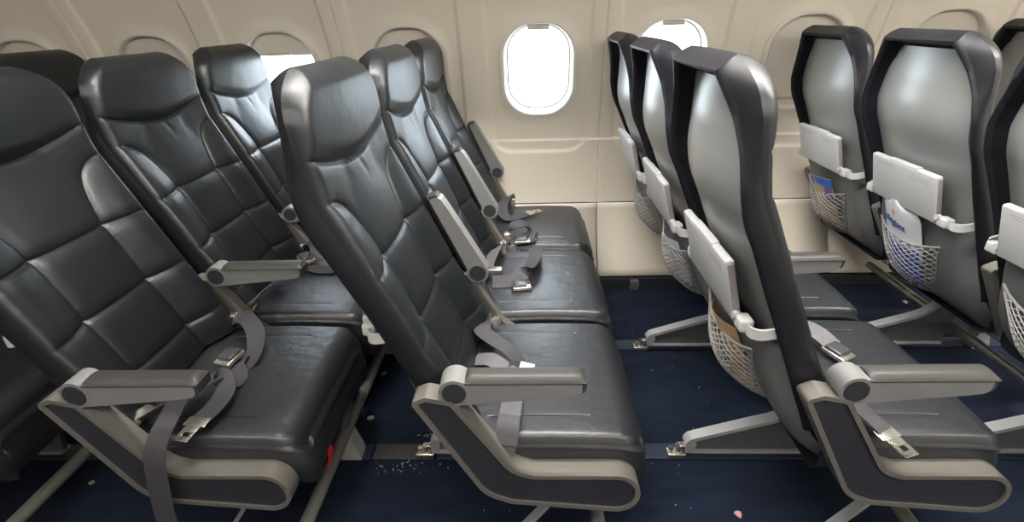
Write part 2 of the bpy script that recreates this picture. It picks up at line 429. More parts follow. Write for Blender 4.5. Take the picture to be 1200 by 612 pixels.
ME['cap'] = MB().tube([(0, -.0022, 0), (0, .004, 0)], .0232, 28).mesh('pivot_cap', M['cap'])
b = MB().tube([(0, -.001, 0), (0, .05, 0)], .0302, 32); ME['hub'] = b.mesh('pivot_hub', M['arm'])
# aisle end panel (x,z relative to seat x, absolute z)
EP = fillet([(-.088, .532), (-.056, .545), (-.004, .532), (.108, .352), (.150, .338), (.372, .338), (.372, .228), (.10, .256), (.045, .280)],
            [.010, .016, .010, .06, .0, .053, .053, .03, .08], 10)
def ring_prism(poly, w, y0, y1, deep):
    inn = inset(poly, w); n = len(poly); b = MB()
    V = [(p[0], y0, p[1]) for p in poly]+[(p[0], y0, p[1]) for p in inn]+[(p[0], y0+deep, p[1]) for p in inn]+[(p[0], y1, p[1]) for p in poly]
    F = []
    for i in range(n):
        j = (i+1) % n; F += [(i, j, n+j, n+i), (n+i, n+j, 2*n+j, 2*n+i), (j, i, 3*n+i, 3*n+j)]
    F.append(tuple(range(3*n, 4*n))); b.add(V, F); return b, inn
b, inn = ring_prism(EP, .0100, 0, .046, .006); ME['end_panel'] = b.mesh('end_panel', M['rim'], angle=30)
ME['inlay'] = MB().prism(inset(EP, .0102), .0045, .012).mesh('inlay', M['inlay'], angle=30)

# ------------------------------------------------------------------ rows and seats
RX = {'Z': -1.648, 'A': -.900, 'B': -.152, 'C': .596, 'D': 1.344, 'E': 2.092}
ARM_Y = [.775, 1.283, 1.791, 2.299]
YC = [1.0510, 1.5600, 2.0680]
POS = ['aisle', 'middle', 'window']
PZ = .5525
UP = math.radians(113)
def add_arm(seat, y, up):
    a = link('armrest', ME['arm'], seat); a.location = (0, y-seat.location.y, PZ)
    if up: a.rotation_euler = (0, -UP, 0)
    link('pivot_hub', ME['hub'], a); link('armrest_pad', ME['pad'], a); link('pivot_cap', ME['cap'], a)
    return a
LAB = {
 'Z0': None, 'Z1': None,
}
desc = {
 ('Z', 2): 'black window seat whose headrest alone shows behind the leftmost aisle seat',
 ('Z', 1): 'middle seat cushion in the dark far left corner, behind the leftmost row',
 ('Z', 0): 'aisle seat cushion in the dark far left corner, mostly out of frame',
 ('A', 0): 'large dark leather aisle seat at the left edge, long belt hanging over its side',
 ('A', 1): 'black leather middle seat of the left row, between two lowered armrests',
 ('A', 2): 'black leather seat of the left row beside the half shaded window',
 ('B', 0): 'black leather aisle seat in the centre with lowered armrest and side panel',
 ('B', 1): 'black leather middle seat of the centre row, raised armrests on both sides',
 ('B', 2): 'black leather window seat of the centre row, loose belt tongue on its cushion',
 ('C', 0): 'aisle seat turned away at centre right, grey shell and tan topped side panel in front',
 ('C', 1): 'middle seat turned away, between the aisle and window seats left of the right panel',
 ('C', 2): 'window seat turned away, its thin backrest furthest left of the three beside the open window',
 ('D', 0): 'aisle seat cut by the right edge, tray table shown in its corner',
 ('D', 1): 'middle seat at the right with a white printed folder in its net pocket',
 ('D', 2): 'window seat at the right with a tan leaflet in its net pocket',
 ('E', 2): 'window seat in the top right corner, only the top of its backrest showing',
}
SEATS = {}
for r, x in RX.items():
    for k in range(3):
        if r == 'E' and k < 2: continue
        s = empty('airplane_seat', (x, YC[k], 0), desc[r, k], 'seat', 'rows of black leather cabin seats')
        SEATS[r, k] = s
        sc_ = link('backrest', ME['backrest'], s); link('side_cover', ME['side_cover'], sc_); hd = link('headrest', ME['headrest'], s); link('rear_lining', ME['lining'], s)
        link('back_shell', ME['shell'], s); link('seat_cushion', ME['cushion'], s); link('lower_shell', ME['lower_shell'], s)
        t = link('tray_table', ME['tray'], s); link('tray_edge', ME['tray_edge'], t); [link('printed_notice', q_, t) for q_ in PRN]
        link('tray_arm', ME['tray_arm_n'], t); link('tray_arm', ME['tray_arm_f'], t)
        link('net_pocket', ME['net'], s)
        up = (r == 'B' and k > 0)
        add_arm(s, ARM_Y[k], up)
        if k == 2: add_arm(s, ARM_Y[3], r == 'B')
        if k == 0:
            e = link('end_panel', ME['end_panel'], s); e.location = (0, ARM_Y[0]-.003-YC[0], 0); link('inlay', ME['inlay'], e)

# ------------------------------------------------------------------ row frames: legs, beams, supports, bag bar
fdesc = {'Z': 'seat row frame in the dark far left corner, worn bag bar showing',
         'A': 'seat row frame under the left row with bag bar and front foot bracket',
         'B': 'seat row frame under the centre row, slim grey armrest supports',
         'C': 'seat row frame with two pointed rear feet on the blue floor in the centre right',
         'D': 'seat row frame at the right with curved rear leg and long bag bar',
         'E': 'seat row frame beyond the right edge row'}
def support():                            # L shaped armrest support in (x,z)
    P = fillet([(-.088, .532), (-.052, .548), (-.004, .532), (.080, .385), (.130, .345), (.150, .345), (.150, .305), (.065, .295), (.040, .300)], [.01, .016, .01, .05, .02, .01, .01, .02, .04])
    b, inn = ring_prism(P, .008, 0, .036, .005); b.prism(inset(P, .0075), .003, .030); return b
ME['support'] = support().mesh('armrest_support', M['rim'], angle=30)
def leg_top():
    P = [(-.140, .070), (-.135, .078), (.02, .128), (.085, .149), (.130, .178), (.170, .225), (.20, .27)]
    C_ = crom([(a, 0, z) for a, z in P], 5)
    W = [(0, 1, 0)]*len(C_); N = []
    for i in range(len(C_)):
        T = np.array(C_[min(i+1, len(C_)-1)])-np.array(C_[max(0, i-1)]); T /= np.linalg.norm(T); N.append(np.cross(T, (0, 1, 0)))
    b = MB().sweep(C_, W, N, .034, .012)
    b.sweep([(-.140, 0, .032), (-.02, 0, .030), (.20, 0, .030)], [(0, 1, 0)]*3, [(0, 0, 1)]*3, .034, .008)
    b.tube([(-.143, -.017, .060), (-.143, .017, .060)], .016, 16)
    b.box(-.155, -.13, -.017, .017, .026, .062, .005)
    return b
ME['leg_top'] = leg_top().mesh('rear_leg', M['leg'], angle=35)
ME['leg_web'] = MB().prism([(-.138, .034), (.20, .032), (.235, .24), (.20, .268), (.165, .215), (.125, .172), (.085, .142), (.02, .121), (-.135, .068)], -.007, .007).mesh('leg_web', M['leg_dark'], smooth=False)
b = MB().box(-.205, -.150, -.016, .016, .004, .022, .004); b.tube([(-.172, 0, .02), (-.172, 0, .046)], .011, 12); b.tube([(-.192, 0, .02), (-.192, 0, .036)], .008, 6)
b.box(-.172, -.14, -.010, .010, .030, .050, .003)
ME['foot'] = b.mesh('foot_clamp', M['steel'])
b = MB().sweep([(.385, 0, .285), (.362, 0, .20), (.344, 0, .13), (.341, 0, .088)], [(0, 1, 0)]*4, [(1, 0, 0)]*4, .030, .022)
ME['front_leg'] = b.mesh('front_leg', M['leg_dark'])
b = MB().prism([(.318, .004), (.378, .004), (.376, .030), (.356, .095), (.330, .095), (.316, .040)], -.024, .024)
ME['bracket'] = b.mesh('front_foot', M['leg'], smooth=False)
for r, x in RX.items():
    if r == 'E': continue
    f = empty('seat_frame', (x, 1.55, 0), fdesc[r], 'seat frame', 'frames under the seat rows')
    oy = -1.55
    for y in ARM_Y[1:]:
        o = link('armrest_support', ME['support'], f); o.location = (-.012, y+oy+.004, 0)
    for y in (1.15, 1.69):
        o = link('rear_leg', ME['leg_top'], f); o.location = (0, y+oy, 0)
        w = link('leg_web', ME['leg_web'], o); c = link('foot_clamp', ME['foot'], o)
        o = link('front_leg', ME['front_leg'], f); o.location = (0, y+oy+.005, 0); link('front_foot', ME['bracket'], o)
    MB().tube([(.215, .90+oy, .240), (.215, 2.31+oy, .240)], .022, 16).obj('front_beam', M['alu'], f)
    MB().tube([(.06, .92+oy, .285), (.06, 2.31+oy, .285)], .018, 16).obj('rear_beam', M['alu'], f)
    bx_ = {'Z': .36, 'A': .345, 'B': .30, 'C': .275, 'D': .22}[r]
    P = crom([(bx_, 2.20+oy, .105), (bx_, 1.9+oy, .105), (bx_, 1.5+oy, .105), (bx_, 1.1+oy, .105), (bx_, .80+oy, .105)], 6)
    MB().tube(P, .0165, 14).obj('bag_bar', M['bar'], f)
    MB().sweep([(.235, .885+oy, .205), (.17, .885+oy, .105), (.10, .885+oy, .006)], [(0, 1, 0)]*3, [(.8, 0, -.6)]*3, .024, .010).obj('side_strut', M['leg'], f)

# ------------------------------------------------------------------ life vest pouches
for r, k, lab in (('A', 0, 'black life vest pouch with red tab under the left aisle seat'),
                  ('A', 1, 'black life vest pouch with red tab under the left middle seat')):
    x, y = RX[r], YC[k]-.075
    p = empty('life_vest_pouch', (x+.375, y, .180), lab, 'life vest pouch', 'life vest pouches under the left row')
    b = MB(); R = []
    for v in np.linspace(0, 1, 13):
        ring = []
        for a in np.linspace(0, 2*math.pi, 28, endpoint=False):
            q = math.sin(math.pi*min(.93, max(.05, v)))**.45
            ca, sa = math.cos(a), math.sin(a)
            rx = .038*math.copysign(abs(ca)**.7, ca)*q*(1+.12*math.sin(3*a+4*v)); ry = .10*math.copysign(abs(sa)**.6, sa)*(.75+.25*q)
            ring.append((rx-.03+.03*v, ry, .012+.115*v+.006*math.sin(2*a+v*5)))
        R.append(ring)
    b.grid(np.array(R), close_u=True); n = 28
    b.f.append(tuple(reversed(range(n)))); b.f.append(tuple(12*n+i for i in range(n)))
    b.obj('pouch_body', M['pouch'], p, angle=60)
    ribbon([(.010, -.050, .108), (.026, -.056, .092), (.030, -.062, .070), (.024, -.064, .044)], [(0, 1, .15)]*4, .020, .004).obj('pull_tab', M['red'], p)
    ribbon([(-.01, 0, .12), (.0, 0, .145), (-.005, 0, .17)], [(0, 1, 0)]*3, .15, .003).obj('hanging_strap', M['pouch'], p)

# ------------------------------------------------------------------ seat belts (absolute coordinates, parented to their seats)
def belt(seat, parts):
    """parts: list of ('strap'|..., MB, material)"""
    s = SEATS[seat]; root = None
    inv = Vector((-s.location.x, -s.location.y, 0))
    for i, (nm, b, m) in enumerate(parts):
        b.v = [tuple(Vector(v)+inv) for v in b.v]
        o = b.obj(nm, M[m], s if root is None else root, angle=50)
        if root is None: root = o
def slab(pts, up, t):                      # flat plate polygon in 3D
    n = len(pts); U = Vector(up).normalized()*t; b = MB()
    return b.add([tuple(Vector(p)) for p in pts]+[tuple(Vector(p)+U) for p in pts], [tuple(range(n)), tuple(reversed(range(n, 2*n)))]+[(i, (i+1) % n, (i+1) % n+n, i+n) for i in range(n)])
def plate(c, d, L, w0, w1, t=.003, hole=True, up=(0, 0, 1)):
    """steel tongue: centre c, direction d"""
    d = Vector(d).normalized(); U = Vector(up); s = d.cross(U).normalized(); U = s.cross(d).normalized(); c = Vector(c)
    pl = [(-L/2, -w0/2), (-L*.12, -w0/2), (-L*.05, -w1/2), (L*.42, -w1/2), (L/2, -w1*.35), (L/2, w1*.35), (L*.42, w1/2), (-L*.05, w1/2), (-L*.12, w0/2), (-L/2, w0/2)]
    b = MB()
    P = lambda a, q, h: tuple(c+d*a+s*q+U*h)
    outer = pl; m = (L*.22, 0); hw = w1*.22; hl = L*.09
    hole_p = [(m[0]-hl, -hw), (m[0]+hl, -hw), (m[0]+hl, hw), (m[0]-hl, hw)]
    # rails built from boxes so the slot is open
    def bx(a0, a1, q0, q1):
        t_ = MB().box(a0, a1, q0, q1, 0, t, .0008); b.add([P(*v) for v in t_.v], t_.f)
    bx(-L/2, -L*.12, -w0/2, w0/2); bx(-L*.12, m[0]-hl, -w1/2, w1/2); bx(m[0]+hl, L/2, -w1/2, w1/2)
    bx(m[0]-hl-.001, m[0]+hl+.001, -w1/2, -hw); bx(m[0]-hl-.001, m[0]+hl+.001, hw, w1/2)
    return b
def buckle(c, d, up=(0, 0, 1), L=.062, w=.050, t=.020):
    d = Vector(d).normalized(); U = Vector(up); s = d.cross(U).normalized(); U = s.cross(d).normalized(); c = Vector(c)
    P = lambda v: tuple(c+d*v[0]+s*v[1]+U*v[2])
    b = MB(); t_ = MB().box(-L/2, L/2, -w/2, w/2, 0, t*.6, .004); b.add([P(v) for v in t_.v], t_.f)
    c_ = MB().box(-L/2+.004, L/2-.014, -w/2+.004, w/2-.004, t*.6-.002, t, .004)
    return b, c_, P
def buckle_parts(c, d, up=(0, 0, 1)):
    b, c_, P = buckle(c, d, up); lid = MB().add([P(v) for v in c_.v], c_.f)
    return [('buckle', b, 'steel'), ('buckle_lid', lid, 'buckle')]

# left aisle seat: near strap with tongue, draped over the side panel
nb = ribbon([(-.862, .846, .424), (-.820, .880, .436), (-.790, .915, .446), (-.765, .945, .452), (-.735, .960, .450), (-.714, .930, .436), (-.716, .890, .428), (-.727, .850, .424)],
            [(.45, -.5, .7), (.4, -.5, .75), (.5, -.6, .5), (.9, -.4, .1), (.8, .4, .3), (1, 0, 0), (1, .2, 0), (1, .2, 0)])
ds = ribbon([(-.747, .975, .446), (-.762, .925, .462), (-.775, .875, .466), (-.775, .825, .452), (-.778, .785, .432), (-.782, .762, .400), (-.790, .755, .340), (-.800, .750, .26), (-.806, .748, .16), (-.806, .748, .09)],
            [(1, -.2, 0), (1, -.25, 0), (1, -.2, 0), (1, -.1, 0), (1, 0, 0)]+[(1, 0, .05)]*5)
belt(('A', 0), [('seat_belt', nb, 'belt'), ('hanging_strap', ds, 'belt'),
    ('belt_tongue', plate((-.733, .820, .422), (-.15, -1, -.1), .065, .052, .034), 'steel'),
    ('belt_anchor', slab([(-.905, .812, .402), (-.868, .800, .406), (-.846, .842, .432), (-.838, .872, .436), (-.862, .880, .440), (-.884, .860, .432), (-.902, .835, .414)], (.3, -.6, .7), .004), 'steel')])
fb = ribbon([(-.868, 1.262, .425), (-.832, 1.245, .442), (-.790, 1.205, .452), (-.752, 1.160, .444), (-.732, 1.105, .424), (-.742, 1.070, .404), (-.765, 1.085, .408)],
            [(.3, .8, .5), (.5, .8, .3), (.5, .8, 0), (.7, .7, .1), (.9, .3, .3), (1, -.2, .2), (1, -.3, .1)])
fb2 = ribbon([(-.768, 1.060, .410), (-.738, 1.020, .404), (-.735, .985, .408), (-.748, .960, .428)], [(1, -.3, 0)]*4)
belt(('A', 0), [('seat_belt', fb, 'belt'), ('strap_tail', fb2, 'belt')]+buckle_parts((-.785, 1.075, .418), (-.25, -1, -.1))+
     [('belt_anchor', MB().box(-.885, -.862, 1.255, 1.279, .405, .440, .004), 'steel')])
# left middle seat
b1 = ribbon([(-.862, 1.335, .418), (-.850, 1.370, .440), (-.838, 1.410, .446), (-.838, 1.460, .440), (-.842, 1.520, .425)], [(.5, .3, .8), (.6, .3, .6), (.8, 0, .5), (.8, 0, .4), (.8, 0, .3)])
b2 = ribbon([(-.872, 1.775, .425), (-.835, 1.755, .455), (-.795, 1.715, .465), (-.775, 1.670, .445), (-.800, 1.630, .425), (-.755, 1.610, .412), (-.690, 1.605, .409)], [(.3, .8, .5), (.5, .8, .3), (.7, .7, .1), (.8, .6, 0), (.3, .9, 0), (0, 1, .1), (0, 1, 0)])
belt(('A', 1), [('seat_belt', b1, 'belt'), ('belt_anchor', slab([(-.878, 1.315, .402), (-.850, 1.318, .404), (-.838, 1.342, .430), (-.852, 1.365, .438), (-.872, 1.345, .430)], (.4, -.6, .6), .004), 'steel')])
belt(('A', 1), [('seat_belt', b2, 'belt'), ('belt_anchor', MB().box(-.888, -.866, 1.762, 1.784, .405, .440, .004), 'steel')]+buckle_parts((-.805, 1.645, .432), (.7, -.7, -.2)))
# centre aisle seat
b3 = ribbon([(-.112, 1.232, .430), (-.130, 1.205, .442), (-.134, 1.165, .440), (-.105, 1.125, .440), (-.065, 1.085, .436), (-.040, 1.060, .420), (-.045, 1.035, .404)],
            [(.4, .8, .5), (.6, .7, .3), (.7, .7, 0), (.6, .8, 0), (.5, .9, -.1), (.6, .8, -.2), (.7, .7, 0)])
b3b = ribbon([(-.150, 1.075, .410), (-.105, 1.055, .425), (-.060, 1.020, .416), (-.020, 1.000, .405)], [(.3, 1, .1)]*4)
tagm = slab([(-.040, 1.020, .408), (-.006, 1.008, .408), (.004, 1.036, .422), (-.030, 1.050, .422)], (0, 0, 1), .0012)
belt(('B', 0), [('seat_belt', b3, 'belt'), ('strap_fold', b3b, 'belt_pale'), ('care_tag', tagm, 'white'),
     ('belt_anchor', slab([(-.118, 1.238, .402), (-.094, 1.240, .402), (-.092, 1.236, .440), (-.104, 1.222, .452), (-.122, 1.222, .438)], (.4, -.8, .2), .005), 'steel')])
b4 = ribbon([(-.045, .985, .409), (-.048, .930, .413), (-.050, .880, .424), (-.054, .835, .424), (-.058, .812, .402), (-.066, .8075, .370), (-.078, .8075, .335), (-.082, .810, .318)],
            [(1, 0, 0)]*5+[(1, 0, .1)]*3, .046)
sew = ribbon([(-.052, .850, .431), (-.056, .826, .420), (-.060, .804, .392)], [(1, 0, 0)]*3, .047, .005)
belt(('B', 0), [('seat_belt', b4, 'belt_pale'), ('stitched_end', sew, 'belt'),
     ('belt_anchor', slab([(-.098, .806, .300), (-.048, .806, .338), (-.030, .806, .345), (-.026, .806, .328), (-.070, .806, .285)], (0, -1, 0), .005), 'steel'),
     ('anchor_bolt', MB().tube([(-.034, .796, .336), (-.034, .808, .336)], .008, 12), 'steel')])
# centre middle seat
b5 = ribbon([(-.105, 1.735, .440), (-.118, 1.700, .448), (-.135, 1.660, .440), (-.148, 1.625, .425), (-.152, 1.590, .412)], [(.6, .5, .6), (.7, .4, .4), (.8, .3, .4), (.8, .2, .4), (.8, .2, .4)])
b6 = ribbon([(-.130, 1.500, .410), (-.070, 1.500, .415), (-.020, 1.530, .432), (.008, 1.600, .446), (.015, 1.680, .440), (.012, 1.735, .425)], [(0, .9, .5), (.1, .9, .5), (.6, .7, .4), (1, .2, .2), (1, 0, .1), (1, 0, 0)], .048)
belt(('B', 1), [('seat_belt', b5, 'belt_pale'), ('belt_anchor', MB().box(-.118, -.092, 1.728, 1.756, .402, .452, .005), 'steel')])
belt(('B', 1), [('seat_belt', b6, 'belt'), ('belt_anchor', MB().box(-.148, -.100, 1.545, 1.575, .402, .432, .005), 'steel')]+buckle_parts((-.035, 1.475, .402), (1, .15, 0)))
# centre window seat
b7 = ribbon([(-.090, 1.855, .425), (-.078, 1.865, .450), (-.055, 1.885, .462), (-.025, 1.900, .455), (-.010, 1.880, .438), (-.030, 1.850, .424), (-.062, 1.835, .412)], [(.2, .9, .4), (.1, .9, .4), (0, 1, .3), (.1, 1, 0), (.2, 1, 0), (0, 1, .2), (0, 1, .2)])
belt(('B', 2), [('seat_belt', b7, 'belt'), ('belt_anchor', MB().box(-.110, -.080, 1.835, 1.865, .402, .440, .005), 'steel')]+buckle_parts((-.035, 1.835, .408), (1, .1, 0))+
     [('release_loop', MB().tube(crom([(.000, 1.835, .404), (.012, 1.850, .428), (.020, 1.865, .430), (.018, 1.850, .408), (.004, 1.838, .402)], 6), .005, 8), 'buckle')])
b8 = ribbon([(-.085, 2.270, .425), (-.098, 2.245, .455), (-.118, 2.190, .452), (-.125, 2.130, .428), (-.105, 2.085, .412), (-.070, 2.095, .411), (-.020, 2.130, .411)], [(.6, .5, .5), (.8, .5, .2), (.9, .3, .2), (1, .1, .1), (.2, 1, .1), (-.3, 1, .1), (-.3, 1, 0)])
belt(('B', 2), [('seat_belt', b8, 'belt'), ('belt_tongue', plate((.012, 2.155, .411), (1, .55, 0), .070, .050, .034), 'steel'),
     ('belt_anchor', MB().box(-.098, -.072, 2.258, 2.282, .402, .440, .005), 'steel')])
# right aisle seat
b9 = ribbon([(.628, .955, .412), (.655, .925, .430), (.680, .890, .432), (.697, .850, .424), (.712, .820, .414)], [(.8, .4, .3), (.8, .5, .2), (.9, .4, 0), (.9, .4, -.1), (.9, .4, -.1)], .040)
belt(('C', 0), [('seat_belt', b9, 'belt'), ('belt_tongue', plate((.722, .795, .406), (.35, -1, -.15), .070, .048, .034), 'steel')])
b10 = ribbon([(.655, 1.235, .425), (.690, 1.190, .440), (.730, 1.140, .440), (.755, 1.100, .425)], [(.6, .6, .3)]*4)
belt(('C', 0), [('seat_belt', b10, 'belt_pale')]+buckle_parts((.758, 1.082, .412), (.5, -1, -.1))+[('belt_anchor', MB().box(.632, .656, 1.240, 1.262, .402, .440, .004), 'steel')])

# ------------------------------------------------------------------ literature in the net pockets
def sheet(w, h, x0, lean, y, z0, m, name, curve=.006, corner=0., n=12, tilt=0.):
    R = []
    for j in range(n+1):
        v = j/n; row = []
        for i in range(n+1):
            s = -1+2*i/n; ww = w/2
            if corner and v > 1-corner: ww *= math.sqrt(max(.02, 1-((v-(1-corner))/corner)**2))
            u = s*ww; row.append((x0-lean*v*h-curve*(1-s*s)+.0*v, u, v*h))
        R.append(row)
    R = np.array(R); ca, sa = math.cos(tilt), math.sin(tilt)
    Y = R[..., 1]*ca-R[..., 2]*sa; Z = R[..., 1]*sa+R[..., 2]*ca; R[..., 1] = Y+y; R[..., 2] = Z+z0
    b = MB().grid(R); R2 = R.copy(); R2[..., 0] += .0015; b.grid(R2, flip=True)
    e = lambda P: np.concatenate([P[0], P[1:, -1], P[-1, ::-1][1:], P[::-1, 0][1:]])
    b.grid(np.array([e(R), e(R2)])); return b, R
def litter(seat, specs, name, label, cat, group='printed matter in the net pockets'):
    s = SEATS[seat]; first = None
    for (nm, b, m) in specs:
        if first is None:
            first = b.obj(name, M[m]); first.location = s.location; tag(first, label, cat, group)
        else: b.obj(nm, M[m], first)
    return first
# right middle seat: blue magazine and the white folder with the airline's name
b, _ = sheet(.150, .115, -.078, .44, .028, .372, 'blue_print', 'm', .022); litter(('D', 1), [('', b, 'blue_print')], 'magazine', 'blue magazine inside the net pocket of the right middle seat', 'magazine')
b, R = sheet(.185, .185, -.102, .40, .045, .455, 'white', 'm', .026, .25, tilt=.10); fo = litter(('D', 1), [('', b, 'white')], 'printed_folder', 'white folder with blue airline lettering standing in the right net pocket', 'folder')
def text_on(parent, txt, size, loc, rot, m, name='lettering'):
    c = bpy.data.curves.new('t', 'FONT'); c.body = txt; c.size = size; c.extrude = .0004; c.offset = size*.010; c.align_x = 'CENTER'; c.align_y = 'CENTER'
    o = bpy.data.objects.new('t', c); COL.objects.link(o); dg = bpy.context.evaluated_depsgraph_get()
    me = bpy.data.meshes.new_from_object(o.evaluated_get(dg)); bpy.data.objects.remove(o); me.materials.clear(); me.materials.append(M[m])
    q = link(name, me, parent); q.location = loc; q.rotation_euler = rot; return q
def face_rot(V, Sd):                       # local x -> Sd, local y -> V
    Sd = Vector(Sd).normalized(); V = Vector(V).normalized(); V = (V-Sd*V.dot(Sd)).normalized(); N = Sd.cross(V)
    return Matrix((Sd, V, N)).transposed().to_euler(), N
Vd = Vector((-.40, -.10, 1)); rot, Nn = face_rot(Vd, (0, -1, -.10))
def onfolder(a, v, off=.003):             # point on the folder's face, a to the reader's right
    h = .185; p = Vector((-.102-.40*v*h-.026*(1-min(1, (a/.0925)**2)), 0, 0)); y = -a; z = v*h; ca, sa = math.cos(.10), math.sin(.10)
    return Vector((p.x, y*ca-z*sa+.045, y*sa+z*ca+.455))+Nn*off
text_on(fo, 'alle', .034, onfolder(-.031, .58), rot, 'navy_ink'); text_on(fo, 'giant', .034, onfolder(.026, .58, .005), rot, 'navy_ink')
sun = MB(); c = onfolder(.002, .77); X_ = Vector((0, -1, -.10)).normalized(); Y_ = Vd.normalized()
ringp = [c+X_*(.0055*math.cos(a))+Y_*(.0055*math.sin(a)) for a in np.linspace(0, 2*math.pi, 20, endpoint=False)]
sun.v += [tuple(p) for p in ringp]; sun.f.append(tuple(range(20)))
for k in range(11):
    a = 2*math.pi*k/11; rr = lambda r_, da: tuple(c+X_*(r_*math.cos(a+da))+Y_*(r_*math.sin(a+da)))
    sun.add([rr(.007, -.2), rr(.007, .2), rr(.0115, .12), rr(.0115, -.12)], [(0, 1, 2, 3)])
sun.obj('sun_emblem', M['orange_ink'], fo)
# right window seat
b, _ = sheet(.140, .185, -.080, .40, .015, .385, '', 'm', .024, tilt=-.05); c_, _ = sheet(.12, .10, -.100, .38, .010, .455, '', 'm', .020)
lf = litter(('D', 2), [('', b, 'tan_print')], 'leaflet', 'tan and blue leaflet in the net pocket of the right window seat', 'leaflet')
q = MB(); 
b2_, _ = sheet(.141, .030, -.146, .40, .015, .541, '', 'm', .024); b2_.obj('blue_band', M['blue_print'], lf)
b3_, _ = sheet(.060, .055, -.127, .40, -.021, .486, '', 'm', .012); b3_.obj('purple_picture', M['purple_print'], lf)
b, _ = sheet(.140, .170, -.070, .42, .015, .380, '', 'm', .026); litter(('C', 0), [('', b, 'tan_print')], 'leaflet', 'tan leaflet bulging through the net behind the right aisle seat', 'leaflet')
b, _ = sheet(.140, .160, -.070, .42, .015, .380, '', 'm', .026); litter(('C', 1), [('', b, 'white')], 'leaflet', 'pale leaflet in the net behind the right middle seat, edge on', 'leaflet')

# ------------------------------------------------------------------ cabin wall
WP = smooth_tab([(-.3, 2.10), (.03, 2.20), (.2, 2.31), (.3, 2.348), (.39, 2.358), (.6, 2.366), (.8, 2.354), (1.0, 2.325), (1.2, 2.265), (1.4, 2.17), (1.6, 2.05), (1.9, 1.85)], .05)
SEAM0 = .314; PITCH = 1.09
seams = [SEAM0+PITCH*k for k in range(-4, 4)]
WX = [SEAM0+PITCH/2*(k+.5) for k in range(-7, 6)]
WZ = .985; WHW, WHH, WR = .147, .190, .128
def rrect_d(x, z, hw, hh, r):              # signed distance to a rounded rectangle
    qx = np.abs(x)-(hw-r); qz = np.abs(z)-(hh-r)
    return np.sqrt(np.clip(qx, 0, None)**2+np.clip(qz, 0, None)**2)+np.minimum(np.maximum(qx, qz), 0)-r
def make_wall(name, sgn, ycen, xs, zs, relief=True, hole=True):
    X, Z = np.meshgrid(xs, zs); Y = WP(Z)
    if relief:
        for wx in WX:
            d = rrect_d(X-(wx+.0), Z-1.20, .222, .575, .100)
            m = np.abs(X-wx) < .27
            Y = np.where(m, Y+.011*(1-sstep(-.014, .004, d)), Y)
            d2 = rrect_d(X-wx, Z-WZ, WHW+.012, WHH+.012, WR+.012)
            Y = np.where(m, Y-.006*(1-sstep(.0, .030, d2)), Y)
        for sx in seams:
            d = np.abs(X-sx); Y = Y+.007*np.exp(-(d/.0030)**2)
            Y = Y-.004*(1-sstep(.020, .050, d))
    P = np.stack([X, ycen+sgn*(Y-ycen) if sgn < 0 else Y, Z], -1)
    R, C = X.shape; idx = np.arange(R*C).reshape(R, C)
    a, b_, c, d = idx[:-1, :-1], idx[:-1, 1:], idx[1:, 1:], idx[1:, :-1]
    F = np.stack([a, b_, c, d], -1).reshape(-1, 4)
    if hole:
        cx = (X[:-1, :-1]+X[1:, 1:])/2; cz = (Z[:-1, :-1]+Z[1:, 1:])/2; keep = np.ones(cx.shape, bool)
        for wx in WX: keep &= rrect_d(cx-wx, cz-WZ, WHW+.002, WHH+.002, WR+.002) > 0
        F = F[keep.reshape(-1)]
    me = bpy.data.meshes.new(name); me.vertices.add(R*C); me.vertices.foreach_set('co', P.reshape(-1).astype('f4'))
    me.loops.add(F.size); me.loops.foreach_set('vertex_index', F.reshape(-1).astype('i4'))
    me.polygons.add(len(F)); me.polygons.foreach_set('loop_start', (np.arange(len(F))*4).astype('i4')); me.polygons.foreach_set('loop_total', np.full(len(F), 4, 'i4'))
    me.update(calc_edges=True); me.validate(); me.polygons.foreach_set('use_smooth', np.ones(len(F), bool)); me.materials.append(M['wall'])
    o = link(name, me); o['kind'] = 'structure'; return o
XL, XR_ = -3.35, 2.75
xs = np.arange(XL, XR_, .010)
fine = np.concatenate([np.linspace(s-.010, s+.010, 11) for s in seams]+[np.linspace(w+e*.222-.02, w+e*.222+.01, 9) for w in WX for e in (-1, 1)])
xs = np.unique(np.round(np.concatenate([xs, fine]), 4)); xs = xs[np.concatenate([[True], np.diff(xs) > .0012])]
make_wall('wall_left', 1, 0, xs, np.concatenate([np.arange(.384, .60, .012), np.arange(.60, .68, .005), np.arange(.68, 1.62, .012)]))
xs2 = [XL]+[s+e for s in seams for e in (-.0025, .0025)]+[XR_]
for i in range(0, len(xs2)-1, 2):
    x0, x1 = xs2[i], xs2[i+1]
    if x1 > x0+.01:
        o = make_wall('wall_left_lower', 1, 0, np.linspace(x0, x1, 8), np.linspace(.055, .378, 12), False, False)
        sm = o.modifiers.new('s', 'SOLIDIFY'); sm.thickness = .008; sm.offset = 1
o = make_wall('wall_left_backing', 1, 0, np.linspace(XL, XR_, 5), np.linspace(-.02, .42, 12), False, False); o.data.materials[0] = M['dark_gap']; o.location.y = .03
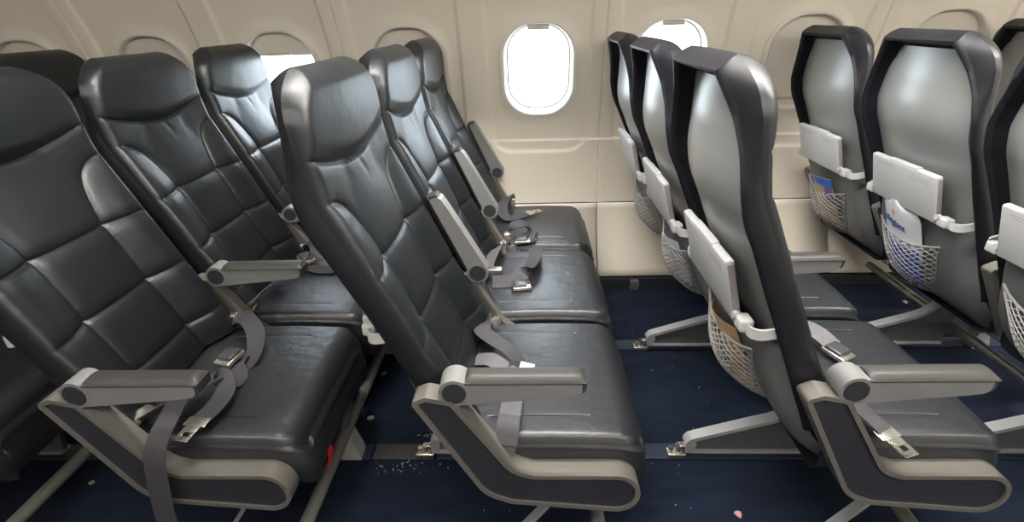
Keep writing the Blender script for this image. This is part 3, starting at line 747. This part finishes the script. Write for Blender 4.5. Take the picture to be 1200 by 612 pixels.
# windows
def window_n(i, wx, sgn, ycen, shade, zc=WZ):
    y0 = float(WP(zc)); slope = float((WP(zc+.1)-WP(zc-.1))/.2)
    ev = Vector((0, slope, 1)).normalized(); nn = Vector((0, 1, -slope)).normalized()
    def T(a, b_, c):
        p = Vector((wx, y0, zc))+Vector((a, 0, 0))+ev*b_+nn*c
        if sgn < 0: p.y = 2*ycen-p.y
        return tuple(p)
    def loop(g, c, n=72):
        pts = fillet([(-WHW+g, -WHH+g), (WHW-g, -WHH+g), (WHW-g, WHH-g), (-WHW+g, WHH-g)], WR-g, 16); return [T(p[0], p[1], c) for p in pts]
    b = MB().grid(np.array([loop(-.020, .006), loop(-.017, -.0085), loop(-.006, -.0105), loop(.000, -.010), loop(.004, -.004), loop(.006, .010), loop(.011, .030), loop(.013, .036)]), close_u=True)
    o = b.obj('window_%d' % i, M['ring'], angle=60); o['kind'] = 'structure'
    g = MB().grid(np.array([loop(.011, .034), loop(.013, .040), loop(.017, .041), loop(.019, .038)]), close_u=True).obj('window_gasket', M['gasket'], o)
    L1 = loop(.008, .046); MB().add(L1, [tuple(range(len(L1)))]).obj('window_pane', M['glass'], o)
    if shade is not None:                  # shade: lower edge height relative to the window centre
        full = fillet([(-WHW+.006, -WHH+.006), (WHW-.006, -WHH+.006), (WHW-.006, WHH-.006), (-WHW+.006, WHH-.006)], WR-.006, 16)
        if shade > -WHH+.02:
            pl = [p for p in full if p[1] >= shade]; lo = sorted(full, key=lambda p: abs(p[1]-shade))
            xw = max(abs(p[0]) for p in full if abs(p[1]-shade) < .03)
            top = [p for p in full if p[1] > shade]
            top.sort(key=lambda p: math.atan2(p[1], p[0])); poly = [(xw, shade)]+[p for p in top]+[(-xw, shade)]
        else: poly = full
        n = len(poly); s = MB().add([T(p[0], p[1], .020) for p in poly]+[T(p[0], p[1], .023) for p in poly],
              [tuple(range(n)), tuple(reversed(range(n, 2*n)))]+[(k, (k+1) % n, (k+1) % n+n, k+n) for k in range(n)])
        so = s.obj('window_shade', M['shade'], o, smooth=False)
        e = shade if shade > -WHH+.02 else -WHH+.030
        hb = MB(); t_ = MB().box(-.045, .045, e+.002, e+.018, .008, .021, .005); hb.add([T(*v) for v in t_.v], t_.f); hb.obj('shade_handle', M['handle'], o)
    else:
        hb = MB(); t_ = MB().box(-.045, .045, WHH-.030, WHH-.010, .006, .024, .006); hb.add([T(*v) for v in t_.v], t_.f); hb.obj('shade_handle', M['handle'], o)
    if shade is None or shade > -.1:       # daylight portal in the opening: guides sky sampling only, gives off nothing
        ld = bpy.data.lights.new('portal', 'AREA'); ld.shape = 'RECTANGLE'; ld.size = .30; ld.size_y = .40; ld.cycles.is_portal = True
        lo = bpy.data.objects.new('window_portal', ld); COL.objects.link(lo); lo.location = T(0, 0, .06)
        dirv = Vector((0, -sgn, 0)); lo.rotation_euler = dirv.to_track_quat('-Z', 'Y').to_euler()
OPEN = {6: None, 7: None, 4: .075}
# WX index: 0..12 ; centre window is the one nearest x=.04
names = {}
for i, wx in enumerate(WX):
    if abs(wx-.0415) < .05: sh = None
    elif abs(wx-.5865) < .05: sh = None
    elif abs(wx+1.0485) < .05: sh = .088
    else: sh = -WHH
    window_n(i+1, wx, 1, 0, sh)

# ------------------------------------------------------------------ floor, ceiling, far side of the cabin
def struct(name, b, m, **k):
    o = b.obj(name, m, **k); o['kind'] = 'structure'; return o
YC0 = .50
struct('floor', MB().grid(np.array([[(XL, -1.22, 0), (XR_, -1.22, 0)], [(XL, 2.22, 0), (XR_, 2.22, 0)]])), M['carpet'])
xs3 = np.arange(XL, XR_, .03)
WZs = np.arange(.0, 1.62, .03)
o = make_wall('wall_right', -1, YC0, xs3, WZs, False, True)
for i, wx in enumerate(WX): window_n(20+i, wx, -1, YC0, -WHH)  # unseen far windows, shades all closed to cut light from that side
b = MB()
prof = [(1.60, 2.05), (1.62, 1.75), (1.60, 1.50), (1.66, 1.42), (1.95, 1.28), (2.05, 1.10), (2.12, .90), (2.14, .50), (2.12, .10), (2.05, -.10), (1.95, -.28), (1.66, -.42), (1.60, -.50), (1.62, -.75), (1.60, -1.05)]
b.grid(np.array([[(x, y, z) for x in (XL, XR_)] for z, y in prof])); struct('ceiling', b, M['ceil'], smooth=False)
for nm, x in (('wall_back', XL), ('wall_front', XR_)):
    struct(nm, MB().box(x-.02, x+.02, -1.4, 2.4, -.02, 2.2), M['ceil'], smooth=False)
# ceiling lights
for k, (y, z, lab) in enumerate(((1.16, 2.00, 'long ceiling light above the seats'), (-.16, 2.00, 'long ceiling light across the aisle'))):
    t = empty('ceiling_light', (-.3, y, z), lab, 'light', 'ceiling lights')
    MB().box(-2.9, 2.9, -(.13, .36)[k], (.13, .36)[k], .04, .07, .005).obj('light_housing', M['ceil'], t)
    ld = bpy.data.lights.new('lamp', 'AREA'); ld.shape = 'RECTANGLE'; ld.size = (3.6, 5.0)[k]; ld.size_y = (.24, .70)[k]; ld.energy = (200, 165)[k]; ld.color = (1, .965, .92)
    lo = bpy.data.objects.new('lamp', ld); COL.objects.link(lo); lo.parent = t; lo.location = ((1.45, .9)[k], 0, 0); lo.rotation_euler = (math.radians(0 if k == 0 else 28), 0, 0)
t = empty('sidewall_light', (-.3, 1.93, 1.62), 'long strip light under the bins above the windows', 'light')
MB().box(-2.9, 2.9, -.02, .03, .004, .02, .003).obj('light_housing', M['ceil'], t)
ld = bpy.data.lights.new('lamp', 'AREA'); ld.shape = 'RECTANGLE'; ld.size = 5.4; ld.size_y = .04; ld.energy = 66; ld.color = (1, .96, .90)
lo = bpy.data.objects.new('lamp', ld); COL.objects.link(lo); lo.parent = t; lo.rotation_euler = (math.radians(6), 0, 0)
# trim along the wall foot and the seat tracks
struct('trim_1', MB().box(XL, XR_, 2.195, 2.215, .002, .05), M['dark_gap'], smooth=False)
for j, y in enumerate((1.165, 1.72)):
    for r, x in RX.items():
        if r in ('Z', 'E'): continue
        m = 'plate' if r in ('A', 'B') else 'track'
    for n, (x0, x1, m) in enumerate(((XL, -.50, 'track'), (-.49, -.305, 'plate'), (-.295, XR_, 'track'))):
        struct('trim_%d' % (2+j*3+n), MB().box(x0, x1, y-.030, y+.030, .0005, .006, .002), M[m])
t = MB().box(.465, .505, 2.165, 2.195, .0, .050, .004); tag(t.obj('floor_bracket', M['leg_dark']), 'small grey bracket at the foot of the wall between the centre and right rows', 'bracket')
# crumbs and paper scraps
def scrap(name, x, y, s, m, lab, cat, group=None, seed=0):
    rn = random.Random(seed); n = 9; b = MB(); R = []
    for k in range(n):
        a = 2*math.pi*k/n; rr = s*(.7+.5*rn.random()); R.append((rr*math.cos(a), rr*math.sin(a)))
    b.add([(p[0], p[1], .0) for p in R]+[(p[0]*.7, p[1]*.7, s*.45*(.7+.6*rn.random())) for p in R], [tuple(range(n)), tuple(reversed(range(n, 2*n)))]+[(k, (k+1) % n, (k+1) % n+n, k+n) for k in range(n)])
    o = b.obj(name, M[m]); o.location = (x, y, .0); return tag(o, lab, cat, group)
scrap('crumb', -.561, 1.552, .011, 'crumb', 'larger pale crumb on the dark floor, farther from the aisle, between left and centre rows', 'crumb', 'crumbs on the floor', 1)
scrap('crumb', -.547, 1.316, .011, 'crumb', 'pale crumb on the dark floor beside the left row front foot', 'crumb', 'crumbs on the floor', 2)
scrap('paper_scrap', .531, .951, .011, 'pink', 'small pink paper scrap on blue carpet at the bottom edge', 'paper scrap', None, 3)
scrap('paper_scrap', 1.648, 2.033, .012, 'crumb', 'pale paper scrap on the floor near the right bag bar', 'paper scrap', None, 4)
scrap('crumb', -1.30, 1.05, .008, 'crumb', 'pale crumb on the floor under the left aisle seat', 'crumb', 'crumbs on the floor', 5)
b = MB(); rn = random.Random(11)
for k in range(60):
    if k < 40: x, y = rn.gauss(-.405, .045), rn.gauss(1.105, .018)
    else: x, y = rn.gauss(-.335, .02), rn.gauss(1.24, .008)
    s = rn.uniform(.0007, .0019); b.box(x-s, x+s, y-s, y+s, .0, s*1.6)
for k in range(50):
    x, y = rn.uniform(-.3, .6), rn.uniform(.95, 1.9); s = rn.uniform(.0008, .0018); b.box(x-s, x+s, y-s, y+s, .0, s*1.6)
tag(b.obj('crumb_scatter', M['crumb'], smooth=False), 'scatter of tiny pale crumbs on the dark carpet', 'crumbs', None, 'stuff')

# ------------------------------------------------------------------ outside
struct('ground', MB().grid(np.array([[(-200, 3, -3.2), (200, 3, -3.2)], [(-200, 300, -3.2), (200, 300, -3.2)]])), M['concrete'])
t = MB()
t.box(-20, 25, 150, 170, -3.2, 4); t.box(-6, 8, 148, 160, 4, 7)
tag(t.obj('terminal_building', M['terminal'], smooth=False), 'hazy pale building far outside the open centre window', 'building')

w = bpy.data.worlds.new('sky'); SC.world = w; w.use_nodes = True; nt = w.node_tree
bg = nt.nodes['Background']; bg.inputs['Color'].default_value = (.78, .89, 1.0, 1); bg.inputs['Strength'].default_value = 14.0

# ------------------------------------------------------------------ camera
f, p, yw, rl = 604.5822, math.radians(25.4608), math.radians(-2.4298), math.radians(-1.9388)
fw = Vector((math.sin(yw)*math.cos(p), math.cos(yw)*math.cos(p), -math.sin(p)))
rt = Vector((math.cos(yw), -math.sin(yw), 0)); up = rt.cross(fw)
rt2 = rt*math.cos(rl)+up*math.sin(rl); up2 = up*math.cos(rl)-rt*math.sin(rl)
cd = bpy.data.cameras.new('camera'); cd.sensor_width = 36; cd.sensor_fit = 'HORIZONTAL'; cd.lens = f/1200*36; cd.clip_start = .02; cd.clip_end = 1000
cam = bpy.data.objects.new('camera', cd); COL.objects.link(cam)
m3 = Matrix((rt2, up2, -fw)).transposed(); cam.matrix_world = Matrix.Translation((0, 0, H)) @ m3.to_4x4()
SC.camera = cam
vs = SC.view_settings; vs.view_transform = 'Standard'; vs.look = 'None'; vs.gamma = 1; vs.use_curve_mapping = False; vs.exposure = 0.0
SC.cycles.max_bounces = 8; SC.cycles.diffuse_bounces = 5; SC.cycles.use_denoising = True
